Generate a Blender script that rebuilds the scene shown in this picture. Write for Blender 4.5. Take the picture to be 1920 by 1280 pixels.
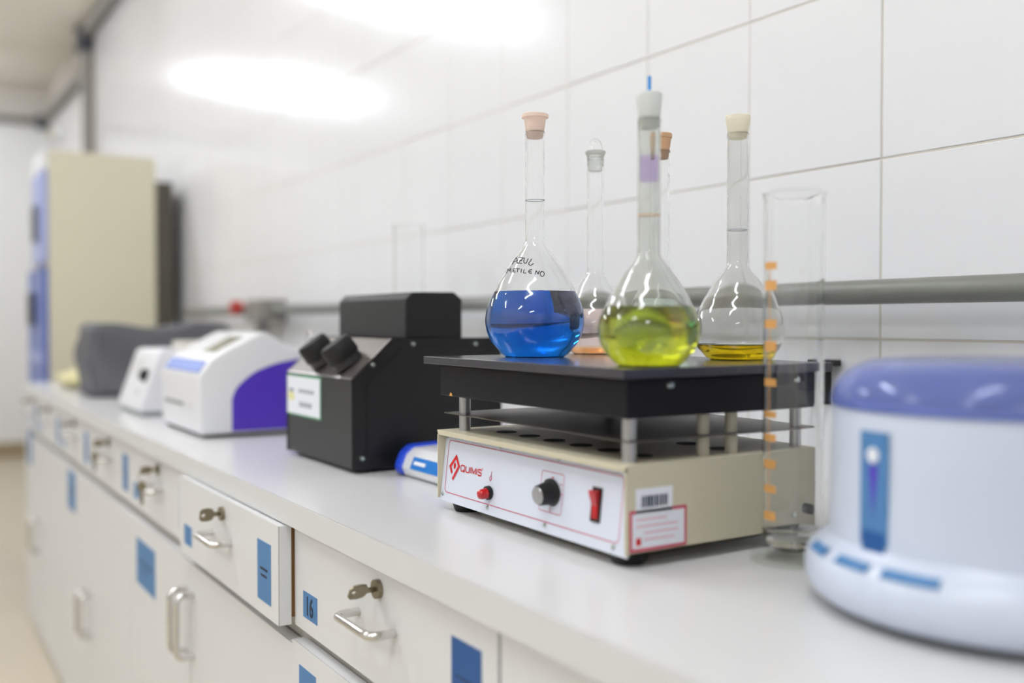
import bpy, bmesh, math, random
from mathutils import Vector, Matrix
random.seed(7)
PI = math.pi

# ------------------------------------------------------------------ camera, world, exposure
scene = bpy.context.scene
for o in list(bpy.data.objects):
    bpy.data.objects.remove(o, do_unlink=True)
COL = scene.collection
EYE = Vector((0.0, 0.0, 1.1365))
TH = math.atan(1173 / 1867.0)          # angle between the view and the tiled wall
PITCH = math.atan(37 / 1867.0)
cam_data = bpy.data.cameras.new('camera')
cam_data.sensor_width = 36.0
cam_data.lens = 1867.0 / 1920.0 * 36.0
cam_data.clip_start = 0.05
cam_data.clip_end = 60
cam_data.dof.use_dof = True
cam_data.dof.focus_distance = 1.225
cam_data.dof.aperture_fstop = 1.65
cam_data.dof.aperture_blades = 9
cam = bpy.data.objects.new('camera', cam_data)
COL.objects.link(cam)
fwd = Vector((-math.cos(TH) * math.cos(PITCH), math.sin(TH) * math.cos(PITCH), -math.sin(PITCH)))
cam.location = EYE
cam.rotation_euler = fwd.to_track_quat('-Z', 'Y').to_euler()
scene.camera = cam

world = bpy.data.worlds.new('world')
scene.world = world
world.use_nodes = True
world.node_tree.nodes['Background'].inputs[0].default_value = (0.9, 0.95, 1.0, 1)
world.node_tree.nodes['Background'].inputs[1].default_value = 0.3

LAMP = 33.0                              # radiance of the ceiling lamps' diffusers
vs = scene.view_settings
vs.view_transform = 'Standard'
vs.look = 'None'
vs.gamma = 1.0
vs.use_curve_mapping = False
vs.exposure = 0.30
scene.cycles.max_bounces = 16
scene.cycles.transmission_bounces = 16
scene.cycles.adaptive_threshold = 0.05
scene.cycles.transparent_max_bounces = 16
scene.cycles.use_light_tree = False
scene.cycles.diffuse_bounces = 3
scene.cycles.glossy_bounces = 4
scene.cycles.caustics_refractive = True
scene.cycles.caustics_reflective = False
scene.cycles.blur_glossy = 0.5
scene.cycles.sample_clamp_indirect = 6.0

# ------------------------------------------------------------------ materials
def lin(h):
    h = h.lstrip('#')
    v = [int(h[i:i + 2], 16) / 255 for i in (0, 2, 4)]
    return tuple(c / 12.92 if c <= 0.04045 else ((c + 0.055) / 1.055) ** 2.4 for c in v) + (1.0,)

def mat(name, color, rough=0.5, metal=0.0, spec=0.5, vary=0.0, scale=8.0, bump=0.0, bscale=60.0, emit=None, estr=0.0, stretch=None, trans=0.0, ior=1.45, coat=0.0):
    m = bpy.data.materials.new(name)
    m.use_nodes = True
    nt = m.node_tree
    b = nt.nodes['Principled BSDF']
    c = lin(color) if isinstance(color, str) else color
    b.inputs['Base Color'].default_value = c
    b.inputs['Roughness'].default_value = rough
    b.inputs['Metallic'].default_value = metal
    b.inputs['Specular IOR Level'].default_value = spec
    b.inputs['Transmission Weight'].default_value = trans
    b.inputs['IOR'].default_value = ior
    b.inputs['Coat Weight'].default_value = coat
    if emit:
        b.inputs['Emission Color'].default_value = lin(emit)
        b.inputs['Emission Strength'].default_value = estr
    if vary > 0 or bump > 0:
        tc = nt.nodes.new('ShaderNodeTexCoord')
        mp = nt.nodes.new('ShaderNodeMapping')
        nt.links.new(tc.outputs['Object'], mp.inputs['Vector'])
        if stretch:
            mp.inputs['Scale'].default_value = stretch
    if vary > 0:
        n = nt.nodes.new('ShaderNodeTexNoise')
        n.inputs['Scale'].default_value = scale
        n.inputs['Detail'].default_value = 6
        nt.links.new(mp.outputs[0], n.inputs['Vector'])
        mx = nt.nodes.new('ShaderNodeMix')
        mx.data_type = 'RGBA'
        mx.inputs[6].default_value = tuple(x * (1 - vary) for x in c[:3]) + (1,)
        mx.inputs[7].default_value = tuple(min(1, x * (1 + vary)) for x in c[:3]) + (1,)
        nt.links.new(n.outputs['Fac'], mx.inputs[0])
        nt.links.new(mx.outputs[2], b.inputs['Base Color'])
    if bump > 0:
        n2 = nt.nodes.new('ShaderNodeTexNoise')
        n2.inputs['Scale'].default_value = bscale
        n2.inputs['Detail'].default_value = 3
        nt.links.new(mp.outputs[0], n2.inputs['Vector'])
        bp = nt.nodes.new('ShaderNodeBump')
        bp.inputs['Strength'].default_value = bump
        bp.inputs['Distance'].default_value = 0.002
        nt.links.new(n2.outputs['Fac'], bp.inputs['Height'])
        nt.links.new(bp.outputs[0], b.inputs['Normal'])
    return m

def glass_mat(name, color=(1, 1, 1, 1), ior=1.47, rough=0.0, haze=0.0, haze_col='#ffffff', above=None):
    """clear glass; haze adds a thin dull film (condensation, dried residue)"""
    m = bpy.data.materials.new(name)
    m.use_nodes = True
    nt = m.node_tree
    nt.nodes.clear()
    out = nt.nodes.new('ShaderNodeOutputMaterial')
    g = nt.nodes.new('ShaderNodeBsdfGlass')
    g.inputs['Color'].default_value = color
    g.inputs['Roughness'].default_value = rough
    g.inputs['IOR'].default_value = ior
    if haze > 0:
        d = nt.nodes.new('ShaderNodeBsdfDiffuse'); d.inputs['Color'].default_value = lin(haze_col)
        t = nt.nodes.new('ShaderNodeBsdfTranslucent'); t.inputs['Color'].default_value = lin(haze_col)
        a = nt.nodes.new('ShaderNodeMixShader'); a.inputs[0].default_value = 0.6
        nt.links.new(d.outputs[0], a.inputs[1]); nt.links.new(t.outputs[0], a.inputs[2])
        tc = nt.nodes.new('ShaderNodeTexCoord')
        n = nt.nodes.new('ShaderNodeTexNoise'); n.inputs['Scale'].default_value = 25; n.inputs['Detail'].default_value = 4
        nt.links.new(tc.outputs['Object'], n.inputs['Vector'])
        r = nt.nodes.new('ShaderNodeMapRange')
        r.inputs[1].default_value = 0.3; r.inputs[2].default_value = 0.7
        r.inputs[3].default_value = haze * 0.55; r.inputs[4].default_value = haze
        nt.links.new(n.outputs['Fac'], r.inputs[0])
        mx = nt.nodes.new('ShaderNodeMixShader')
        fac = r.outputs[0]
        if above is not None:            # the film sits only on the glass above the liquid
            sx = nt.nodes.new('ShaderNodeSeparateXYZ'); nt.links.new(tc.outputs['Object'], sx.inputs[0])
            q = nt.nodes.new('ShaderNodeMapRange'); q.inputs[1].default_value = above; q.inputs[2].default_value = above + .004
            nt.links.new(sx.outputs[2], q.inputs[0])
            mu = nt.nodes.new('ShaderNodeMath'); mu.operation = 'MULTIPLY'
            nt.links.new(r.outputs[0], mu.inputs[0]); nt.links.new(q.outputs[0], mu.inputs[1]); fac = mu.outputs[0]
        nt.links.new(fac, mx.inputs[0])
        nt.links.new(g.outputs[0], mx.inputs[1]); nt.links.new(a.outputs[0], mx.inputs[2])
        nt.links.new(mx.outputs[0], out.inputs['Surface'])
    else:
        nt.links.new(g.outputs[0], out.inputs['Surface'])
    return m

def liquid_mat(name, color, density, ior=1.335):
    m = glass_mat(name, (1, 1, 1, 1), ior)
    nt = m.node_tree
    v = nt.nodes.new('ShaderNodeVolumeAbsorption')
    v.inputs['Color'].default_value = color
    v.inputs['Density'].default_value = density
    out = [n for n in nt.nodes if n.type == 'OUTPUT_MATERIAL'][0]
    nt.links.new(v.outputs[0], out.inputs['Volume'])
    return m

M = {}
M['tile'] = mat('glazed_white_tile', '#f0f0f0', 0.16, spec=0.5, vary=0.012, scale=3, bump=0.05, bscale=9)
M['grout'] = mat('tile_grout', '#dad5c8', 0.9, vary=0.08, scale=20)
M['ceiling'] = mat('ceiling_paint', '#fdf6e8', 0.9, vary=0.03, scale=2)
M['cream'] = mat('cream_wall_paint', '#e0dad0', 0.85, vary=0.03, scale=2)
M['endwall'] = mat('end_wall_paint', '#efeeeb', 0.6, vary=0.02, scale=2)
M['floor'] = mat('vinyl_floor', '#c9bda6', 0.35, vary=0.10, scale=3, bump=0.05, bscale=30)
M['basebd'] = mat('baseboard_brown', '#a08f70', 0.5, vary=0.1)
M['laminate'] = mat('white_laminate', '#e3e2e0', 0.24, vary=0.012, scale=5, bump=0.03, bscale=150)
M['edge'] = mat('edge_band', '#dededc', 0.4, vary=0.012, scale=5)
M['front'] = mat('cabinet_front', '#e4e4e3', 0.35, vary=0.015, scale=4)
M['carc'] = mat('cabinet_carcass', '#d6d0c4', 0.5, vary=0.03)
M['rawwood'] = mat('raw_chipboard', '#8a6238', 0.8, vary=0.35, scale=120, stretch=(1, 1, 0.4))
M['seam'] = mat('dark_seam', '#5d554a', 0.7)
M['toe'] = mat('toe_kick', '#7d7159', 0.6, vary=0.1)
M['chrome'] = mat('brushed_chrome', '#d8d6d2', 0.16, 1.0, vary=0.05, scale=60)
M['nickel'] = mat('key_nickel', '#8f8672', 0.3, 1.0, vary=0.1, scale=80)
M['bluelab'] = mat('blue_label_paper', '#4a7cae', 0.5, vary=0.04, scale=30)
M['deeplab'] = mat('deep_blue_label', '#14508f', 0.45, vary=0.04, scale=30)
M['ink'] = mat('dark_print', '#232d3d', 0.6)
M['inkgrey'] = mat('grey_print', '#8d949d', 0.6)
M['white'] = mat('white_paper', '#eceef3', 0.5)
M['greenp'] = mat('green_border_print', '#4f9368', 0.5)
M['yellowp'] = mat('yellow_print', '#e6e0a4', 0.5)
M['blackm'] = mat('black_powder_coat', '#0f0f11', 0.45, vary=0.15, scale=25, bump=0.15, bscale=500)
M['blackg'] = mat('charcoal_front_panel', '#2b2b2c', 0.5, vary=0.05, scale=10)
M['slope'] = mat('satin_grey_panel', '#6d6662', 0.3, 0.5, vary=0.08, scale=14)
M['silver'] = mat('silver_edge', '#b9b3b3', 0.3, 0.9)
M['rubber'] = mat('black_rubber', '#121212', 0.6, vary=0.1)
M['screw'] = mat('zinc_screw', '#b9c2bb', 0.25, 0.9)
M['hpblack'] = mat('hotplate_black_enamel', '#121216', 0.5, spec=0.25, vary=0.25, scale=18, bump=0.05, bscale=40)
M['hptop'] = mat('hotplate_top_plate', '#4c4b50', 0.17, 0.35, vary=0.18, scale=30, bump=0.04, bscale=60)
M['hpbeige'] = mat('beige_enamel', '#cfc7ac', 0.38, vary=0.03, scale=10)
M['hpshade'] = mat('shield_steel', '#6b655e', 0.35, 0.7, vary=0.1, scale=14)
M['alu'] = mat('aluminium_post', '#b3b3b3', 0.32, 0.9, vary=0.06, scale=60)
M['ceram'] = mat('beige_ceramic_post', '#cfc8b3', 0.5, vary=0.05)
M['panel'] = mat('white_front_panel', '#dadee8', 0.28, vary=0.01)
M['red'] = mat('red_print', '#c8141c', 0.4)
M['rose'] = mat('rose_line_print', '#c4405e', 0.45)
M['pinkp'] = mat('faint_pink_print', '#e8c2cb', 0.5)
M['redlens'] = mat('red_lamp_lens', '#b30f18', 0.12, coat=0.5)
M['purple'] = mat('purple_plastic', '#5238b4', 0.35, vary=0.03)
M['wplast'] = mat('white_plastic', '#e8e8e9', 0.35, vary=0.01)
M['wplast2'] = mat('cool_white_plastic', '#d0d8e6', 0.3, vary=0.012)
M['lcd'] = mat('lcd_glass', '#8f9080', 0.15, vary=0.05)
M['panelblue'] = mat('blue_keypad', '#7d94d8', 0.4, vary=0.06, scale=20)
M['panelblue2'] = mat('blue_keypad_rim', '#4964b6', 0.4)
M['gplast'] = mat('grey_plastic', '#8c9190', 0.5)
M['cover'] = mat('grey_dust_cover', '#5e5e61', 0.75, vary=0.12, scale=9, bump=0.25, bscale=14)
M['fridge'] = mat('beige_fridge_side', '#d6cfb6', 0.5, vary=0.02, scale=2)
M['fblue'] = mat('fridge_blue', '#4f66b0', 0.35, vary=0.04)
M['fblue2'] = mat('fridge_pale_blue', '#9aa4d6', 0.35, vary=0.04)
M['fdark'] = mat('fridge_back_grille', '#4f4b40', 0.7, vary=0.15, scale=10)
M['dgrey'] = mat('dark_grey_plastic', '#4b4c55', 0.4)
M['pipe'] = mat('grey_painted_pipe', '#7a7b74', 0.42, vary=0.06, scale=12)
M['conduit'] = mat('conduit_grey', '#8f8b84', 0.5, vary=0.06)
M['valve'] = mat('red_valve_plastic', '#b5382f', 0.4)
M['yellowcloth'] = mat('pale_yellow_cloth', '#d8d0a0', 0.85, vary=0.15, scale=30, bump=0.4, bscale=60)
M['steel'] = mat('stainless_stamp', '#9aa0a0', 0.3, 0.9)
M['gadblue'] = mat('gadget_blue', '#1f46c8', 0.35)
M['gadlab'] = mat('gadget_label_blue', '#1f74c4', 0.4)
M['glass'] = glass_mat('clear_glass', (0.997, 1.0, 0.998, 1), 1.47)
M['glassg'] = glass_mat('misted_glass', (0.985, 0.992, 0.985, 1), 1.47, haze=0.18, haze_col='#f8faee', above=.058)
M['glassa'] = glass_mat('stained_glass', (0.985, 0.99, 0.985, 1), 1.47, haze=0.11, haze_col='#f2efe6', above=.020)
def thin_glass():
    m = bpy.data.materials.new('cast_foot_glass'); m.use_nodes = True
    nt = m.node_tree; nt.nodes.clear()
    out = nt.nodes.new('ShaderNodeOutputMaterial')
    t = nt.nodes.new('ShaderNodeBsdfTransparent'); t.inputs['Color'].default_value = (.965, .975, .955, 1)
    g = nt.nodes.new('ShaderNodeBsdfGlossy'); g.inputs['Roughness'].default_value = .06
    x = nt.nodes.new('ShaderNodeMixShader')
    x.inputs[0].default_value = .07; nt.links.new(t.outputs[0], x.inputs[1]); nt.links.new(g.outputs[0], x.inputs[2])
    nt.links.new(x.outputs[0], out.inputs['Surface'])
    return m
M['footglass'] = thin_glass()
M['frost'] = glass_mat('ground_glass_stopper', (0.97, 0.98, 0.97, 1), 1.47, rough=0.25, haze=0.3, haze_col='#f0f2ea')
M['lblue'] = liquid_mat('methylene_blue_solution', (0.0, 0.62, 0.90, 1), 52)
M['lgreen'] = liquid_mat('chartreuse_solution', (0.87, 0.89, 0.0, 1), 46)
M['lamber'] = liquid_mat('amber_solution', (0.985, 0.91, 0.02, 1), 62)
M['lpink'] = liquid_mat('pale_pink_solution', (0.93, 0.74, 0.69, 1), 12)
M['lteal'] = liquid_mat('pale_teal_solution', (0.62, 0.86, 0.70, 1), 10)
M['orange_layer'] = mat('dull_orange', '#e0a04c', 0.8, vary=0.3, scale=60)
M['lorange'] = liquid_mat('orange_bottom_liquid', (0.97, 0.70, 0.30, 1), 55, 1.0)
M['residue'] = glass_mat('purple_residue', (0.93, 0.87, 0.99, 1), 1.0, haze=0.06, haze_col='#d3b4f0')
M['bluetip'] = mat('bright_blue_plastic', '#2f8fdc', 0.4)
M['orangep'] = mat('orange_graduation', '#d8a05c', 0.6, vary=0.1)
M['marker'] = mat('marker_ink', '#2b2b33', 0.6)
M['lampbody'] = mat('lamp_housing', '#e8e8e6', 0.5, vary=0.01)
M['diffuser'] = mat('lamp_diffuser', '#ffffff', 0.5, emit='#f0f5ff', estr=LAMP)

def soft_mat(name, color, k=0.5, rough=0.4):
    """light-passing plastic"""
    m = mat(name, color, rough)
    nt = m.node_tree
    out = [n for n in nt.nodes if n.type == 'OUTPUT_MATERIAL'][0]
    t = nt.nodes.new('ShaderNodeBsdfTranslucent'); t.inputs['Color'].default_value = lin(color)
    x = nt.nodes.new('ShaderNodeMixShader'); x.inputs[0].default_value = k
    nt.links.new(nt.nodes['Principled BSDF'].outputs[0], x.inputs[1]); nt.links.new(t.outputs[0], x.inputs[2])
    nt.links.new(x.outputs[0], out.inputs['Surface'])
    return m
M['stop_o'] = soft_mat('peach_stopper', '#fbebe0')
M['stop_t'] = soft_mat('tan_stopper', '#e8c39c', .3)
M['stop_g'] = soft_mat('grey_white_stopper', '#f0f2ee')
M['stop_c'] = soft_mat('cream_stopper', '#faf5e6', .6)

def lid_mat():
    m = bpy.data.materials.new('translucent_blue_lid'); m.use_nodes = True
    b = m.node_tree.nodes['Principled BSDF']
    b.inputs['Base Color'].default_value = lin('#a4b5fa')
    b.inputs['Roughness'].default_value = 0.12
    b.inputs['Transmission Weight'].default_value = 0.7
    b.inputs['IOR'].default_value = 1.3
    return m
M['lid'] = lid_mat()

# ------------------------------------------------------------------ mesh helpers
ORIGIN = {}
def root_loc(o):
    while o.parent:
        o = o.parent
    return o.location.copy()

def add(name, bm, m, parent, smooth=False, label=None, kind=None, autosm=None):
    """link a bmesh (world coordinates) as one part of parent"""
    if isinstance(m, str): m = M[m]
    L = root_loc(parent)
    bmesh.ops.translate(bm, verts=bm.verts, vec=-L)
    me = bpy.data.meshes.new(name)
    bm.normal_update()
    bm.to_mesh(me); bm.free()
    me.materials.append(m)
    if smooth:
        me.shade_smooth()
    if autosm:
        me.shade_smooth(); me.set_sharp_from_angle(angle=math.radians(autosm))
    o = bpy.data.objects.new(name, me)
    COL.objects.link(o)
    o.parent = parent
    if label: o['label'] = label
    if kind: o['kind'] = kind
    return o

def tag(o, label, cat, group=None):
    o['label'] = label; o['category'] = cat
    if group: o['group'] = group
    return o

def thing(name, loc, label, cat, group=None):
    o = bpy.data.objects.new(name, None)
    o.empty_display_size = 0.02
    o.location = loc
    COL.objects.link(o)
    return tag(o, label, cat, group)

def top(name, bm, m, loc, label, cat, group=None, smooth=False, autosm=None):
    if isinstance(m, str): m = M[m]
    bmesh.ops.translate(bm, verts=bm.verts, vec=-Vector(loc))
    me = bpy.data.meshes.new(name)
    bm.normal_update(); bm.to_mesh(me); bm.free()
    me.materials.append(m)
    if smooth: me.shade_smooth()
    if autosm: me.shade_smooth(); me.set_sharp_from_angle(angle=math.radians(autosm))
    o = bpy.data.objects.new(name, me); o.location = loc
    COL.objects.link(o)
    if label: tag(o, label, cat, group)
    return o

def struct(name, bm, m):
    o = top(name, bm, m, (0, 0, 0), None, None)
    o['kind'] = 'structure'
    return o

def box(x0, x1, y0, y1, z0, z1, bev=0.0, seg=2, bm=None):
    b = bmesh.new() if bm is None or bev > 0 else bm
    r = bmesh.ops.create_cube(b, size=1.0)
    vs_ = r['verts']
    for v in vs_:
        v.co = Vector((x0 + (v.co.x + .5) * (x1 - x0), y0 + (v.co.y + .5) * (y1 - y0), z0 + (v.co.z + .5) * (z1 - z0)))
    if bev > 0:
        bmesh.ops.bevel(b, geom=list(b.edges), offset=bev, segments=seg, affect='EDGES', profile=0.5)
    return b

def prism_x(pts, x0, x1, bev=0.0, seg=2):
    """polygon of (y, z) points pushed from x0 to x1"""
    b = bmesh.new()
    A = [b.verts.new((x0, y, z)) for y, z in pts]
    B = [b.verts.new((x1, y, z)) for y, z in pts]
    b.faces.new(A); b.faces.new(B[::-1])
    n = len(pts)
    for i in range(n):
        b.faces.new((A[i], B[i], B[(i + 1) % n], A[(i + 1) % n]))
    bmesh.ops.recalc_face_normals(b, faces=b.faces)
    if bev > 0:
        bmesh.ops.bevel(b, geom=list(b.edges), offset=bev, segments=seg, affect='EDGES', profile=0.5)
    return b

def prism_gen(pts, off):
    """planar 3D polygon given a thickness vector"""
    b = bmesh.new(); off = Vector(off)
    A = [b.verts.new(Vector(p)) for p in pts]
    B = [b.verts.new(Vector(p) + off) for p in pts]
    b.faces.new(A); b.faces.new(B[::-1])
    n = len(pts)
    for i in range(n):
        b.faces.new((A[i], B[i], B[(i + 1) % n], A[(i + 1) % n]))
    bmesh.ops.recalc_face_normals(b, faces=b.faces)
    return b

def lathe(prof, c=(0, 0), z0=0.0, seg=48, closed=False, a0=0.0, a1=2 * PI, bm=None):
    """revolve (r, z) about a vertical axis at c"""
    b = bm or bmesh.new()
    full = abs(a1 - a0 - 2 * PI) < 1e-6
    rings = []
    ns = seg if full else seg + 1
    for r, z in prof:
        if r < 1e-6 and full:
            rings.append([b.verts.new((c[0], c[1], z0 + z))])
        else:
            rings.append([b.verts.new((c[0] + r * math.cos(a0 + (a1 - a0) * i / seg), c[1] + r * math.sin(a0 + (a1 - a0) * i / seg), z0 + z)) for i in range(ns)])
    pairs = list(zip(rings, rings[1:]))
    if closed: pairs.append((rings[-1], rings[0]))
    for A, B in pairs:
        for i in range(seg):
            j = (i + 1) % ns
            if len(A) == 1 and len(B) == 1: continue
            if len(A) == 1: b.faces.new((A[0], B[j], B[i]))
            elif len(B) == 1: b.faces.new((A[i], A[j], B[0]))
            else: b.faces.new((A[i], A[j], B[j], B[i]))
    bmesh.ops.recalc_face_normals(b, faces=b.faces)
    return b

def tube(path, r, seg=10, cap=True, bm=None, radii=None):
    b = bm or bmesh.new()
    P = [Vector(p) for p in path]
    rings = []
    up = None
    for i, p in enumerate(P):
        d = (P[min(i + 1, len(P) - 1)] - P[max(i - 1, 0)]).normalized()
        if up is None:
            up = Vector((0, 0, 1)) if abs(d.z) < 0.9 else Vector((1, 0, 0))
        s = d.cross(up).normalized(); u = s.cross(d).normalized(); up = u
        rr = radii[i] if radii else r
        rings.append([b.verts.new(p + s * rr * math.cos(2 * PI * k / seg) + u * rr * math.sin(2 * PI * k / seg)) for k in range(seg)])
    for A, B in zip(rings, rings[1:]):
        for k in range(seg):
            b.faces.new((A[k], A[(k + 1) % seg], B[(k + 1) % seg], B[k]))
    if cap:
        b.faces.new(rings[0][::-1]); b.faces.new(rings[-1])
    bmesh.ops.recalc_face_normals(b, faces=b.faces)
    return b

def cyl(p0, p1, r, seg=20, r1=None):
    return tube([p0, p1], r, seg, radii=[r, r if r1 is None else r1])

def rounded_path(pts, rad, n=5):
    """polyline with its inner corners rounded"""
    P = [Vector(p) for p in pts]; out = [P[0]]
    for i in range(1, len(P) - 1):
        a = (P[i - 1] - P[i]).normalized(); c = (P[i + 1] - P[i]).normalized()
        s, e = P[i] + a * rad, P[i] + c * rad
        for k in range(n + 1):
            t = k / n
            out.append((1 - t) ** 2 * s + 2 * t * (1 - t) * P[i] + t * t * e)
    out.append(P[-1]); return out

def text_bm(s, size, thick, fn, bold=0.0, sx=1.0, width=None):
    """flat lettering; fn(u, v, w) gives the world point"""
    cu = bpy.data.curves.new('lettering', 'FONT')
    cu.body = s; cu.size = size; cu.extrude = thick; cu.offset = bold; cu.align_x = 'LEFT'
    ob = bpy.data.objects.new('lettering', cu)
    COL.objects.link(ob)
    dg = bpy.context.evaluated_depsgraph_get()
    me = bpy.data.meshes.new_from_object(ob.evaluated_get(dg))
    b = bmesh.new(); b.from_mesh(me)
    bpy.data.objects.remove(ob); bpy.data.curves.remove(cu); bpy.data.meshes.remove(me)
    if width:
        x0_ = min(v.co.x for v in b.verts); x1_ = max(v.co.x for v in b.verts)
        for v in b.verts: v.co.x = (v.co.x - x0_) * width / (x1_ - x0_)
    for v in b.verts:
        v.co = Vector(fn(v.co.x * sx, v.co.y, v.co.z))
    bmesh.ops.recalc_face_normals(b, faces=b.faces)
    return b

# ------------------------------------------------------------------ the room
WY = 1.185           # face of the tiled wall
XE = -9.35           # end wall
XR = 4.6             # wall behind the camera's right
YF = -3.7            # opposite wall
CZ = 3.1
PX = -7.15           # the tiling ends at the vertical pipe

struct('floor', box(XE - .1, XR + .1, YF - .1, WY + .1, -0.1, 0.0), 'floor')
struct('ceiling', box(XE - .1, XR + .1, YF - .1, WY + .1, CZ, CZ + .1), 'ceiling')
wall_back = struct('wall_back', box(XE - .1, XR + .1, WY + 0.0016, WY + .15, 0, CZ), 'grout')
struct('wall_end', box(XE - .1, XE, YF, WY + .004, 0, CZ), 'endwall')
struct('wall_front', box(XE - .1, XR + .1, YF - .1, YF, 0, CZ), 'endwall')
struct('wall_right', box(XR, XR + .1, YF, WY + .004, 0, CZ), 'endwall')
struct('baseboard_end', box(XE, XE + .015, YF, WY, 0, .12), 'basebd')
# plastered stretch of the back wall beyond the pipe: white below, cream above the conduit
pl = add('plaster', box(XE, PX, WY, WY + .004, 0, 2.8), 'endwall', wall_back)
pl2 = add('plaster_band', box(XE, PX, WY, WY + .004, 2.8, CZ), 'cream', wall_back)
struct('trim_1', box(XE, XE + .01, YF, WY, 2.84, CZ), 'cream')

# tiles: one mesh shared by all
TS = 0.2535
def tile_mesh():
    g = 0.0016; h = TS / 2 - g
    b = bmesh.new()
    f = [b.verts.new((sx * (h - .0008), 0, sz * (h - .0008))) for sx, sz in ((-1, -1), (1, -1), (1, 1), (-1, 1))]
    k = [b.verts.new((sx * h, 0.0008, sz * h)) for sx, sz in ((-1, -1), (1, -1), (1, 1), (-1, 1))]
    q = [b.verts.new((sx * h, 0.0040, sz * h)) for sx, sz in ((-1, -1), (1, -1), (1, 1), (-1, 1))]
    b.faces.new(f)
    for A, B in ((f, k), (k, q)):
        for i in range(4):
            b.faces.new((A[i], A[(i + 1) % 4], B[(i + 1) % 4], B[i]))
    bmesh.ops.recalc_face_normals(b, faces=b.faces)
    me = bpy.data.meshes.new('tile'); b.to_mesh(me); b.free(); me.materials.append(M['tile'])
    return me
TM = tile_mesh()
rest = bmesh.new()
tx0, tz0 = -0.912 - TS / 2, 1.3650 + TS / 2
cnt = 0
for ci in range(-17, 26):
    for ri in range(-6, 7):
        x = tx0 - ci * TS; z = tz0 + ri * TS
        if x - TS / 2 < PX - 0.02 or x > XR or z + TS / 2 < 0 or z - TS / 2 > CZ - 0.02: continue
        inside = (ci >= -4 and ri >= -2 and z < 2.99) or (ci >= 19 and z > 2.9)
        if inside and z > 1.95 and ci < 3: inside = False
        if inside and cnt < 298:
            o = bpy.data.objects.new('tile', TM); COL.objects.link(o)
            o.location = (x, WY + random.uniform(-.0003, .0003), z)
            o.rotation_euler = (random.uniform(-.0012, .0012), 0, random.uniform(-.0012, .0012))
            o.parent = wall_back
            cnt += 1
        else:
            t = bmesh.new(); t.from_mesh(TM)
            bmesh.ops.translate(t, verts=t.verts, vec=(x, WY, z))
            tmp = bpy.data.meshes.new('t'); t.to_mesh(tmp); t.free(); rest.from_mesh(tmp); bpy.data.meshes.remove(tmp)
add('tile_field', rest, 'tile', wall_back, kind='stuff')

# ------------------------------------------------------------------ ceiling lamps
lamp_labels = []
ORD = ('farthest', 'second farthest', 'third', 'nearest')
for iy, (ly, LX) in enumerate(((-0.35, (-7.85, -5.3, -2.75, -0.2)), (-2.5, (-2.5, 0.05, 2.6)))):
    for ix, lx in enumerate(LX):
        t = thing('ceiling_lamp', (lx, ly, CZ), 'long white ceiling lamp, %s of the row %s' % (ORD[ix] if iy == 0 else ('farthest', 'middle one', 'nearest')[ix], ('beside the bench', 'across the room')[iy]), 'lamp', 'ceiling lamps')
        add('housing', box(lx - .035, lx + .035, ly - .64, ly + .64, CZ - .045, CZ), 'lampbody', t)
        add('diffuser', box(lx - .055, lx + .055, ly - .61, ly + .61, CZ - .115, CZ - .0455), 'diffuser', t)
        for e_ in (-1, 1):
            add('end_cap', box(lx - .056, lx + .056, ly + e_ * .61 - .02 + e_ * .019, ly + e_ * .61 + .02 + e_ * .019, CZ - .116, CZ - .0452, .004), 'lampbody', t)

# ------------------------------------------------------------------ pipes on the wall
PYc = WY - .052
gp = thing('gas_pipe', (-3.0, PYc, 1.177), 'grey wall pipe with red valve knob running along the tiles above the workbench', 'pipe')
add('pipe_run', tube([(XR - .02, PYc, 1.177), (-.9, PYc, 1.177), (-4.6, PYc, 1.177)], .0168, 24), 'pipe', gp, autosm=40)
for bx in (-1.55, -2.6, -4.2, .6):
    add('bracket', box(bx - .012, bx + .012, PYc + .014, WY - .001, 1.168, 1.186), 'pipe', gp)
vb = gp
add('valve_body', box(-3.53, -3.36, PYc - .045, WY - .001, 1.135, 1.215, .006), 'conduit', vb)
add('drop_pipe', tube([(-3.44, PYc - .012, 1.14), (-3.44, PYc - .012, .901)], .024, 16), 'conduit', vb, autosm=40)
add('valve_knob', cyl((-3.56, PYc - .05, 1.186), (-3.56, PYc - .085, 1.186), .026, 16), 'valve', vb, autosm=40)
add('valve_stem', cyl((-3.56, PYc, 1.186), (-3.56, PYc - .052, 1.186), .009, 10), 'silver', vb)

vp = thing('vertical_conduit', (PX, WY - .03, 0), 'grey vertical conduit on the back wall with a dark box under the ceiling', 'conduit')
add('conduit_run', tube([(PX, WY - .03, 0.02), (PX, WY - .03, 3.0)], .040, 16), 'conduit', vp, autosm=40)
add('junction_box', box(PX - .07, PX + .07, WY - .10, WY, 2.93, 3.09, .006), 'dgrey', vp)
cl = thing('ceiling_conduit', (-5.0, WY - .03, 3.05), 'grey conduit along the top of the tiled wall under the ceiling', 'conduit')
add('conduit_run', tube([(XR - .02, WY - .04, 3.055), (PX + .07, WY - .04, 3.055)], .040, 14), 'conduit', cl, autosm=40)
add('branch_run', tube([(PX - .04, WY - .036, 2.81), (XE + .12, WY - .036, 2.83)], .034, 12), 'conduit', vp, autosm=40)
add('elbow_joint', box(XE + .03, XE + .13, WY - .10, WY - .002, 2.77, 2.88, .01), 'dgrey', vp)
ec = thing('end_wall_conduit', (XE + .045, -1.2, 2.80), 'thin grey conduit running along the far end wall below the ceiling', 'conduit')
add('conduit_run', tube([(XE + .05, WY - .11, 2.83), (XE + .05, YF + .1, 2.83)], .034, 12), 'conduit', ec, autosm=40)
eb = thing('wall_sensor', (-8.55, WY, 2.60), 'small pale green box on the wall above the tall cabinet', 'sensor')
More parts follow.
